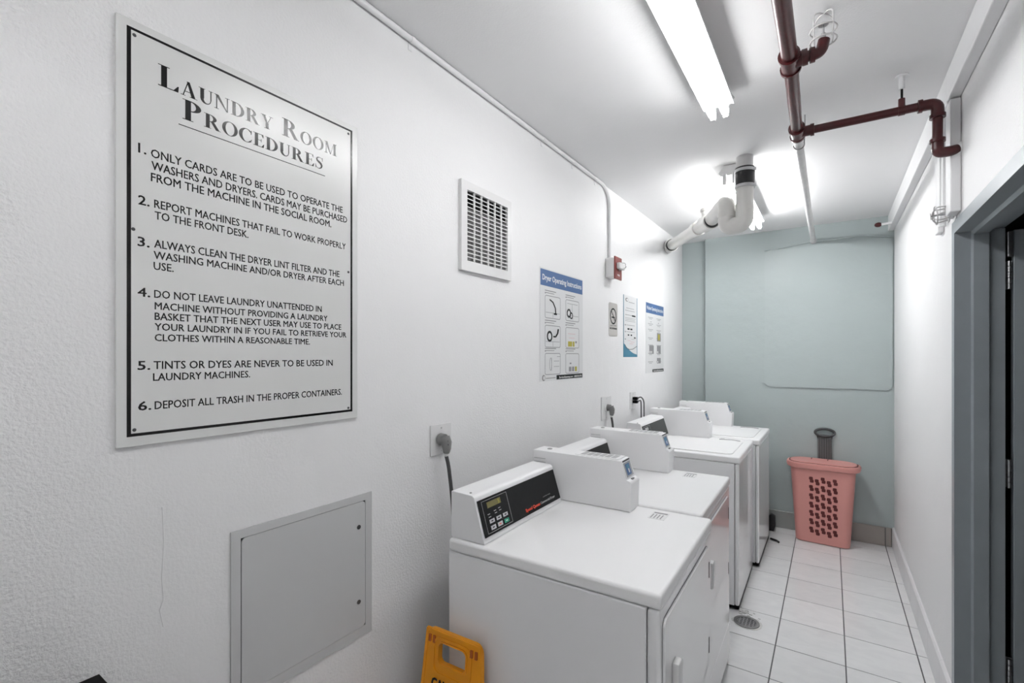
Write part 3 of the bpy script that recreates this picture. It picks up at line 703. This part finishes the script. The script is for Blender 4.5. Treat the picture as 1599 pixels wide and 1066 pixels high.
def washer(loc, rz, label, fade):
    t = thing('washer', label, 'washing machine', loc, rz, 'top loading washers in a row along left wall')
    obj('cabinet', MB().box(.0, MD-.030, 0, MW, .030, MT-.043, .004, 2), 'enamel2', t)
    obj('front_panel', MB().box(MD-.0285, MD-.004, .0, MW, .030, MT-.0435, .010, 3), 'enamel', t, True)
    obj('top', MB().box(-.001, MD, -.002, MW+.001, MT-.0415, MT, .010, 4), 'enameltop', t, True, 'glossy white top')
    ld = obj('lid', MB().prism(rrect(.175, MD-.05, .055, .570, .03), MT+.0003, MT+.006, 'z', .0025, 2), 'enameltop', t, True)
    obj('lid_grip', MB().tube([(.50, .556, MT+.007), (.545, .575, MT+.006), (.60, .572, MT+.006), (.635, .55, MT+.007)], .005, 8, .03), 'label', ld, True)
    obj('bottom_rail', MB().box(.01, MD-.006, .01, MW-.01, .008, .031), 'black', t)
    console(t, fade, text=False); card_box(t)
    label_strip(t, .49, .525, .585, .655, MT+.0003)
    feet(t)
    return t
R1 = math.radians
dryer((.186, 1.1990, 0), R1(1.0), 'nearest white dryer, red lettering on its black panel')
dryer((.134, 1.9080, 0), R1(1.0), 'second white dryer, touching the far side of the nearest dryer')
washer((.090, 3.1180, 0), R1(.8), 'first white washer, standing past the gap with the floor drain', 'greenglass')
washer((.116, 3.8560, 0), R1(0), 'last white washer, closest to blue grey back wall', 'blackglass')

# ------------------------------------------------------------------ red and white sprinkler pipe
sp = thing('sprinkler_pipe', 'dark red and white sprinkler pipe run below the ceiling', 'pipe', (1.125, 2.46, 2.54))
def spo(name, mb, m, sm=True, lab=None):
    o = obj(name, mb, m, sp, sm, lab); o.location = (-1.125, -2.46, -2.54); return o
PX, PZ = 1.125, 2.540
spo('red_main', MB().cyl((PX+.004, YF+.02, PZ), (PX+.010, 1.86, PZ), .0245, seg=24), 'red', True, 'red painted near length')
spo('red_main', MB().cyl((PX+.010, 1.89, PZ), (PX, 2.44, PZ), .0225, seg=24), 'red', True, 'red painted length before the tee')
spo('white_main', MB().cyl((PX-.001, 2.50, PZ), (PX, YB-.03, PZ), .0195, seg=20), 'pipewhite', True, 'chipped white painted far length')
def fitting(p, qv, r): return MB().cyl(p, qv, r, seg=22)
# tee 1 with sprinkler arm
Y1_ = 1.865
tee = MB().cyl((PX+.009, Y1_-.040, PZ), (PX+.009, Y1_+.045, PZ), .0285, seg=24)
tee.cyl((PX+.009, Y1_-.046, PZ), (PX+.009, Y1_-.034, PZ), .033, seg=24).cyl((PX+.009, Y1_+.036, PZ), (PX+.009, Y1_+.048, PZ), .033, seg=24)
tee.cyl((PX+.02, Y1_, PZ), (PX+.058, Y1_, PZ+.002), .024, seg=20)
spo('tee', tee, 'red')
arm = MB().tube([(PX+.055, Y1_, PZ+.002), (PX+.098, Y1_+.008, PZ+.004), (PX+.106, Y1_+.010, PZ+.045)], .0175, 16, .03)
arm.cyl((PX+.044, Y1_, PZ+.001), (PX+.060, Y1_+.001, PZ+.002), .026, seg=18).cyl((PX+.066, Y1_+.002, PZ+.002), (PX+.080, Y1_+.004, PZ+.003), .024, seg=18)
spo('elbow', arm, 'red')
# tee 2
t2 = MB().cyl((PX, 2.425, PZ), (PX, 2.515, PZ), .0285, seg=24).cyl((PX, 2.420, PZ), (PX, 2.434, PZ), .032, seg=24).cyl((PX, 2.502, PZ), (PX, 2.516, PZ), .031, seg=24)
t2.cyl((PX+.01, 2.475, PZ), (PX+.062, 2.477, PZ), .0225, seg=20).cyl((PX+.050, 2.477, PZ), (PX+.064, 2.477, PZ), .026, seg=20)
spo('tee', t2, 'red')
BX = 1.600
spo('branch', MB().cyl((PX+.055, 2.477, PZ), (BX-.02, 2.490, PZ), .0168, seg=20), 'red', True, 'red branch crossing to the right wall')
el = MB().tube([(BX-.055, 2.489, PZ), (BX, 2.492, PZ), (BX, 2.492, PZ-.055)], .021, 16, .03)
el.cyl((BX-.060, 2.489, PZ), (BX-.046, 2.489, PZ), .0255, seg=18).cyl((BX, 2.492, PZ-.060), (BX, 2.492, PZ-.046), .0255, seg=18)
spo('elbow', el, 'red')
spo('drop', MB().cyl((BX, 2.492, PZ-.05), (BX, 2.494, 2.385), .0165, seg=18), 'red')
e2 = MB().tube([(BX, 2.494, 2.395), (BX, 2.494, 2.345), (BX+.030, 2.508, 2.345), (BX+.060, 2.530, 2.355)], .020, 16, .03)
e2.cyl((BX, 2.494, 2.385), (BX, 2.494, 2.398), .025, seg=18).cyl((BX+.056, 2.528, 2.354), (BX+.066, 2.534, 2.357), .014, seg=14)
spo('elbow', e2, 'red')
spo('wall_escutcheon', MB().cyl((XR-.012, 2.536, 2.358), (XR-.001, 2.538, 2.36), .022, .028, seg=20), 'trim')
# hangers
for y in (2.62,):
    spo('hanger', MB().tube([(PX+.022*math.cos(a_), y, PZ+.022*math.sin(a_)) for a_ in [math.radians(k) for k in range(-180, 30, 15)]]+[(PX+.024, y, ZC-.03), (PX+.024, y, ZC-.001)], .0022, 8), 'grey')
spo('hanger_sleeve', MB().cyl((1.489, 2.478, 2.622), (1.489, 2.478, ZC-.001), .0105, seg=14).cyl((1.489, 2.478, ZC-.006), (1.489, 2.478, ZC-.001), .024, seg=18), 'trim', True, 'white sleeve at the ceiling')
spo('hanger_rod', MB().cyl((1.489, 2.480, 2.56), (1.489, 2.478, 2.625), .0042, seg=10), 'black')
spo('hanger_clamp', MB().cyl((1.489, 2.484, 2.538), (1.489, 2.482, 2.585), .0115, seg=14).cyl((1.478, 2.487, PZ), (1.500, 2.487, PZ), .0195, seg=18), 'red')
spo('end_fitting', MB().cyl((PX, YB-.035, PZ), (PX, YB-.002, PZ), .024, seg=18), 'pipewhite')

def wire_cage(parent_name, c, label, ax=(0, 0, 1), cat='sprinkler', H_=.11, r=.034, parent=None):
    """sprinkler head inside a wire guard; ax = the way it points"""
    t = thing(parent_name, label, cat, c)
    if parent:
        del t['category']; t.parent = parent; t.location = Vector(c)-parent.location
    Z = Vector(ax).normalized(); X = Vector((0, 1, 0)) if abs(Z.y) < .5 else Vector((1, 0, 0)); Y = Z.cross(X)
    def P(a, b, h): return X*a+Y*b+Z*h
    obj('sprinkler_body', MB().cyl(P(0, 0, 0), P(0, 0, .022), .0085, .007, seg=14).cyl(P(0, 0, .020), P(0, 0, .040), .0035, seg=10), 'steel', t, True)
    fr = MB()
    for s in (-1, 1): fr.tube([P(s*.006, 0, .016), P(s*.014, 0, .030), P(s*.003, 0, .050)], .0022, 8, .008)
    fr.cyl(P(0, 0, .050), P(0, 0, .052), .015, seg=18)
    obj('deflector_frame', fr, 'steel', t, True)
    g = MB()
    for k in range(4):
        a_ = PI/4+k*PI/2; cc, ss = math.cos(a_)*r, math.sin(a_)*r
        g.tube([P(cc*.9, ss*.9, -.004), P(cc, ss, .02), P(cc, ss, H_-.012), P(cc*.55, ss*.55, H_), P(0, 0, H_)], .0024, 6, .012)
    for h in (-.002, .035, ):
        g.tube([P(r*math.cos(k*PI/10), r*math.sin(k*PI/10), h) for k in range(20)], .0024, 6, closed=True)
    obj('wire_guard', g, 'pipewhite', t, True, 'white wire guard')
    return t
g1 = wire_cage('sprinkler_head', (PX+.104, Y1_+.010, 2.584), 'sprinkler head in white wire guard beside the red main pipe', H_=.088, r=.038, parent=sp)
# the side wall head under the vertical trunking
sw = wire_cage('side_sprinkler', (1.648, 2.625, 2.130), 'small side wall sprinkler in wire guard below white trunking', ax=(-1, .1, -.1), H_=.045, r=.038)
obj('red_nipple', MB().cyl((.026, 0, -.006), (.004, 0, -.001), .016, .013, seg=16), 'red', sw, True, 'red painted nipple')
obj('mount_plate', MB().cyl((.026, 0, -.006), (.022, 0, -.006), .034, seg=24), 'trim', sw, True)
wp = thing('riser_pipes', 'pair of thin white painted pipes down the right wall', 'pipe', (1.658, 2.79, 2.33))
obj('pipe', MB().cyl((.0, .0, -.22), (.0, 0, .222), .0135, seg=16), 'trim', wp, True)
obj('pipe', MB().cyl((-.002, -.085, -.19), (-.002, -.085, .222), .0135, seg=16), 'trim', wp, True)
hs = thing('sprinkler_stub', 'short red tipped white pipe stub high on right wall by back corner', 'pipe', (XR, 4.62, 2.560))
obj('stub_pipe', MB().cyl((-.002, 0, .0), (-.10, .02, .0), .0095, seg=14), 'trim', hs, True)
obj('red_tip', MB().sphere((-.118, .024, 0), .021, 14, (1.2, 1, .9)), 'red', hs, True, 'red rounded tip')

# ------------------------------------------------------------------ white drain pipe with black coupling
dp = thing('drain_pipe', 'thick white drain pipe with trap bend and black rubber coupling', 'pipe', (.842, 2.986, ZC))
def dpo(name, mb, m, lab=None):
    o = obj(name, mb, m, dp, True, lab); o.location = (-.842, -2.986, -ZC); return o
AX, AY, RP = .842, 2.986, .047
dpo('ceiling_stub', MB().cyl((AX, AY, 2.60), (AX, AY, ZC-.001), RP-.002, seg=28), 'pipewhite', 'white painted stub')
dpo('rubber_coupling', MB().cyl((AX, AY, 2.500), (AX, AY, 2.612), RP+.005, seg=32), 'rubber', 'black rubber coupling')
for z in (2.595, 2.506): dpo('hose_clamp', MB().cyl((AX, AY, z-.008), (AX, AY, z+.008), RP+.007, seg=32).box(AX+.045, AX+.062, AY-.02, AY+.0, z-.007, z+.009, .002, 1), 'steel', 'steel band clamp')
dv = Vector((-.478, .878, 0))
B0 = Vector((AX, AY, 2.28)); 
zb = 2.295
P0 = Vector((AX, AY, 2.50)); P1 = Vector((AX, AY, zb)); P2 = P1+Vector((-.098, .02, 0)); P3 = Vector((P2.x, P2.y, 2.440))
P4 = Vector((.575, 3.37, 2.44)); PE = Vector((.0, 4.44, 2.545))
dpo('trap_inlet', MB().cyl(P0, (AX, AY, 2.37), RP, seg=28), 'pvc')
dpo('trap_bend', MB().tube([(AX, AY, 2.40), (AX, AY, zb), (P2.x, P2.y, zb), (P2.x, P2.y, 2.37)], RP+.001, 24, .048, 10), 'pvc', 'U shaped trap bend')
dpo('trap_hub', MB().cyl((P2.x, P2.y, 2.350), (P2.x, P2.y, 2.378), RP+.005, seg=28), 'pvc')
d4 = (P4-P3).normalized()
dpo('upper_bend', MB().tube([(P2.x, P2.y, 2.36), P3, P3+d4*.16], RP, 24, .07, 10), 'pvc')
dpo('long_run', MB().tube([P3+d4*.10, P4, PE], RP-.002, 24, .04, 6), 'pvc', 'long run towards left wall')
u4 = (PE-P4).normalized()
def along(k): return P4+u4*k
dpo('cleanout_hub', MB().cyl(along(-.06), along(.10), RP+.010, seg=28).cyl(along(.0)+Vector((0, 0, .0)), along(.02)+Vector((0, 0, .085)), RP-.002, seg=24).cyl(along(.02)+Vector((0, 0, .07)), along(.02)+Vector((0, 0, .09)), RP+.004, seg=24), 'pvc', 'hub with upward cleanout')
dpo('hub_seal', MB().cyl(along(-.072), along(-.060), RP+.004, seg=28), 'rubber', 'black joint line')
dpo('coupling', MB().cyl(along(.22), along(.32), RP+.007, seg=28), 'pvc')
L_ = (PE-P4).length
dpo('hub_seal', MB().cyl(along(L_-.17), along(L_-.155), RP+.005, seg=28), 'rubber', 'black joint line')
dpo('wall_hub', MB().cyl(along(L_-.155), along(L_+.02), RP+.012, seg=28), 'pvc')

# ------------------------------------------------------------------ hamper
hp_ = thing('laundry_hamper', 'pink plastic laundry hamper with rows of holes and lid', 'hamper', (1.195, 4.705, 0), R1(-3))
def loop(w_, d_, r, z, n=6, cy=0): return [(x, y+cy, z) for x, y in rrect(-w_/2, w_/2, -d_/2, d_/2, r, n)]
def loft(loops, cap0=True, cap1=True):
    m = MB(); V = [[m.b.verts.new(p) for p in L] for L in loops]
    for A, B in zip(V[:-1], V[1:]):
        n = len(A)
        for i in range(n): m.b.faces.new((A[i], A[(i+1) % n], B[(i+1) % n], B[i]))
    if cap0: m.b.faces.new(V[0][::-1])
    if cap1: m.b.faces.new(V[-1])
    return m
HH = .645
def wd(z): return .375+(.455-.375)*z/HH
def dd(z): return .175+(.225-.175)*z/HH
body = loft([loop(wd(0)-.02, dd(0)-.02, .04, .0), loop(wd(.01), dd(.01), .045, .008), loop(wd(HH), dd(HH), .06, HH)], True, True)
obj('body', body, 'pink', hp_, True)
obj('rim', loft([loop(.462, .235, .065, HH-.035), loop(.505, .262, .10, HH-.028), loop(.520, .275, .11, HH-.004), loop(.510, .268, .105, HH+.010), loop(.47, .232, .095, HH+.014)], True, True), 'pink', hp_, True)
obj('lid', loft([loop(.468, .230, .10, HH+.0145), loop(.462, .224, .10, HH+.021), loop(.43, .20, .09, HH+.024)], True, True), 'pink', hp_, True)
obj('lid_groove', MB().ring(rrect(-.240, .240, -.120, .120, .10), rrect(-.234, .234, -.114, .114, .098), HH+.0142, HH+.0165, 'z'), 'pinkd', hp_)
obj('lid_hinge', MB().box(-.085, -.080, .03, .085, HH+.024, HH+.028).box(.030, .035, .03, .085, HH+.024, HH+.028), 'pinkd', hp_)
k0 = 0
for ci in range(5):
    for ri in range(7):
        z = .080+(6-ri)*.0690+(-.004, -.020, .0, -.022, -.004)[ci]+.035
        x = .010+(ci-2)*.0405
        yf = -dd(z)/2
        hm_ = MB()
        for dz, dx in ((.011, -.003), (-.011, .003)):
            hm_.prism(rrect(x-.0135+dx, x+.0135+dx, z+dz-.013, z+dz+.013, .007, 3), yf-.0012, yf+.006, 'y')
        obj('hole', hm_, 'pinkd', hp_, label='dark red patch painted as a shaded slot opening' if k0 == 0 else None); k0 += 1  # slots are dark patches on the front, shade put into their colour

ptl = thing('ribbed_paddle', 'dark grey ribbed plastic handle with oval ring, standing behind the pink hamper', 'cleaning tool', (1.208, 4.862, 0))
obj('blade', MB().box(-.050, .050, -.009, .003, .0, .855, .004, 2), 'darkgrey', ptl, True)
for k in range(8):
    x = -.042+k*.012
    obj('rib', MB().box(x-.002, x+.002, -.0125, -.008, .10, .85, .001, 1), 'grey', ptl)
obj('ring_handle', MB().tube([(p[0], p[1]*.30-.006, .885+p[1]*.95) for p in ell(0, 0, .070, .032, 28)], .0105, 12, closed=True), 'darkgrey', ptl, True)
obj('neck', MB().prism([(-.050, .83), (.050, .83), (.062, .868), (-.062, .868)], -.008, .003, 'y', .002, 1), 'darkgrey', ptl)

# ------------------------------------------------------------------ folding caution sign
cs = thing('caution_sign', 'yellow folding caution floor sign leaning on side of nearest dryer', 'floor sign', (.246, 1.115, 0))
cs.rotation_euler = (0, 0, R1(2))
Hs = .645
lean = math.asin(.060/Hs)
def leaf(front):
    W0, W1 = .150, .109
    out = [(-W0, .0), (W0, .0), (W1+.001, Hs-.03), (W1-.012, Hs-.006), (W1-.03, Hs), (-W1+.03, Hs), (-W1+.012, Hs-.006), (-W1-.001, Hs-.03)]
    b = MB(); th = .011
    # panel with a grip opening: built as ring to an inner outline plus plain faces
    n = 8
    hole = rrect(-.055, .055, Hs-.103, Hs-.036, .016, 5)
    bo = rrect(-.135, .135, .03, Hs-.004, .03, 5)
    o2 = []
    for (x, z) in bo:
        k = W0+(W1-W0)*(z/Hs); o2.append((x/.135*k, z if z > .1 else z-.03))
    b.ring(o2, hole, 0, th, 'y')
    return b
def place_leaf(y, ang, front):
    o = obj('leaf', leaf(front), 'yellow', cs, True); o.location = (0, y, 0.002); o.rotation_euler = (ang, 0, 0)
    rim = MB()
    W0, W1 = .148, .110
    o_ = [(-W0, .004), (W0, .004), (W1, Hs-.004), (-W1, Hs-.004)]; i_ = [(-W0+.010, .014), (W0-.010, .014), (W1-.010, Hs-.014), (-W1+.010, Hs-.014)]
    rim.ring(o_, i_, -.003, .0, 'y')
    obj('raised_rim', rim, 'yellow', o)
    rim2 = MB().ring(rrect(-.078, .078, Hs-.138, Hs-.020, .03, 6), rrect(-.072, .072, Hs-.132, Hs-.026, .024, 6), -.0035, .0, 'y').ring(rrect(-.0595, .0595, Hs-.1075, Hs-.0315, .020, 5), rrect(-.055, .055, Hs-.103, Hs-.036, .016, 5), -.004, .001, 'y')
    obj('grip_rim', rim2, 'yellow', o)
    return o
lf = place_leaf(-.020, -lean, True)
place_leaf(-.005, -lean*.85, False)
for sx in (-1, 1):
    for dx in (0, .018):
        o = obj('hinge_slot', MB().box(sx*.085-.014+dx, sx*.085-.004+dx, -.0045, .001, Hs-.045, Hs-.022, .001, 1), mat('orange', (.45, .10, .01), .5), lf)
o = obj('lettering', merge('t', [(text_mesh('CAUTION', .150, .034, .03), frame((-.075, -.0035, Hs-.182), (1, 0, 0), (0, 0, 1)))]), 'ink', lf)
o = obj('lettering', merge('t', [(text_mesh('WET FLOOR', .150, .026, .03), frame((-.075, -.0035, .10), (1, 0, 0), (0, 0, 1)))]), 'ink', lf)
obj('warning_triangle', MB().ring([(-.09, .20), (.09, .20), (0, .37)], [(-.068, .213), (.068, .213), (0, .343)], -.0045, -.0035, 'y'), 'ink', lf)

# ------------------------------------------------------------------ floor drain, bits, black bin
dr = thing('floor_drain', 'round metal floor drain in the gap before the first washer', 'drain', (DRX, DRY, 0))
obj('cement_patch', MB().prism([(a_*1.0+random.uniform(-.006, .006), c_+random.uniform(-.006, .006)) for a_, c_ in ell(.004, -.0, .080, .076, 26)], .0004, .0014, 'z'), 'concrete', dr, label='rough cement patch around the drain')
obj('drain_ring', MB().ring(ell(0, 0, .068, .068, 36), ell(0, 0, .050, .050, 36), .0015, .005, 'z'), 'grey', dr)
obj('drain_shade', MB().cyl((0, 0, .0015), (0, 0, .0020), .050, seg=30), 'dark', dr)  # dark disc painted as the shade below the grate
for k in range(-4, 5):
    y = k*.0105; hw = math.sqrt(max(0, .049**2-y*y))
    obj('grate_bar', MB().box(-hw, hw, y-.0022, y+.0022, .0021, .0042), 'steel', dr)
for k in range(-2, 3):
    x = k*.018; hw = math.sqrt(max(0, .049**2-x*x))
    obj('grate_bar', MB().box(x-.002, x+.002, -hw, hw, .0021, .0040), 'steel', dr)
deb = MB()
for k in range(26):
    x = .83+random.gauss(0, .028); y = 3.135+random.gauss(0, .022)-(x-.83)*.15; s_ = random.uniform(.003, .009)
    deb.box(x-s_, x+s_, y-s_*.5, y+s_*.5, .0006, .0006+random.uniform(.001, .004), mtx=None)
o = tag(obj('lint_debris', deb, 'concrete'), 'grey lint and grit on the floor at foot of the first washer', 'debris'); o['kind'] = 'stuff'
hk = thing('black_hose', 'black hose end curling out from under last washer', 'hose', (.855, 4.50, 0))
obj('hose', MB().tube([(-.022, .0, .012), (.0, -.012, .012), (.025, -.02, .011), (.040, -.045, .010)], .009, 10, .02), 'rubber', hk, True)
bh = thing('black_bracket', 'black rubber boot standing behind the last washer near back wall', 'bracket', (.815, 4.76, 0))
obj('boot', MB().prism([(-.03, .0), (.02, .0), (.034, .05), (.030, .13), (.0, .145), (-.03, .12)], -.03, .03, 'y', .006, 2), 'rubber', bh, True)
bn = thing('black_bin', 'black square topped bin in the near left corner', 'bin', (.235, .135, 0))
obj('bin_body', loft([loop(.34, .32, .02, .001), loop(.385, .36, .02, .84)], True, True), 'black', bn)
obj('bin_lid', MB().box(-.200, .21, -.19, .190, .84, .905, .0015, 1), 'black', bn)

for o in bpy.data.objects:
    if o.parent and o.name.split('.')[0] in ('captions', 'heading_lettering', 'picture_frames', 'keypad_pictures', 'icons', 'map_lines', 'keypad_picture'):
        o['kind'] = 'stuff'
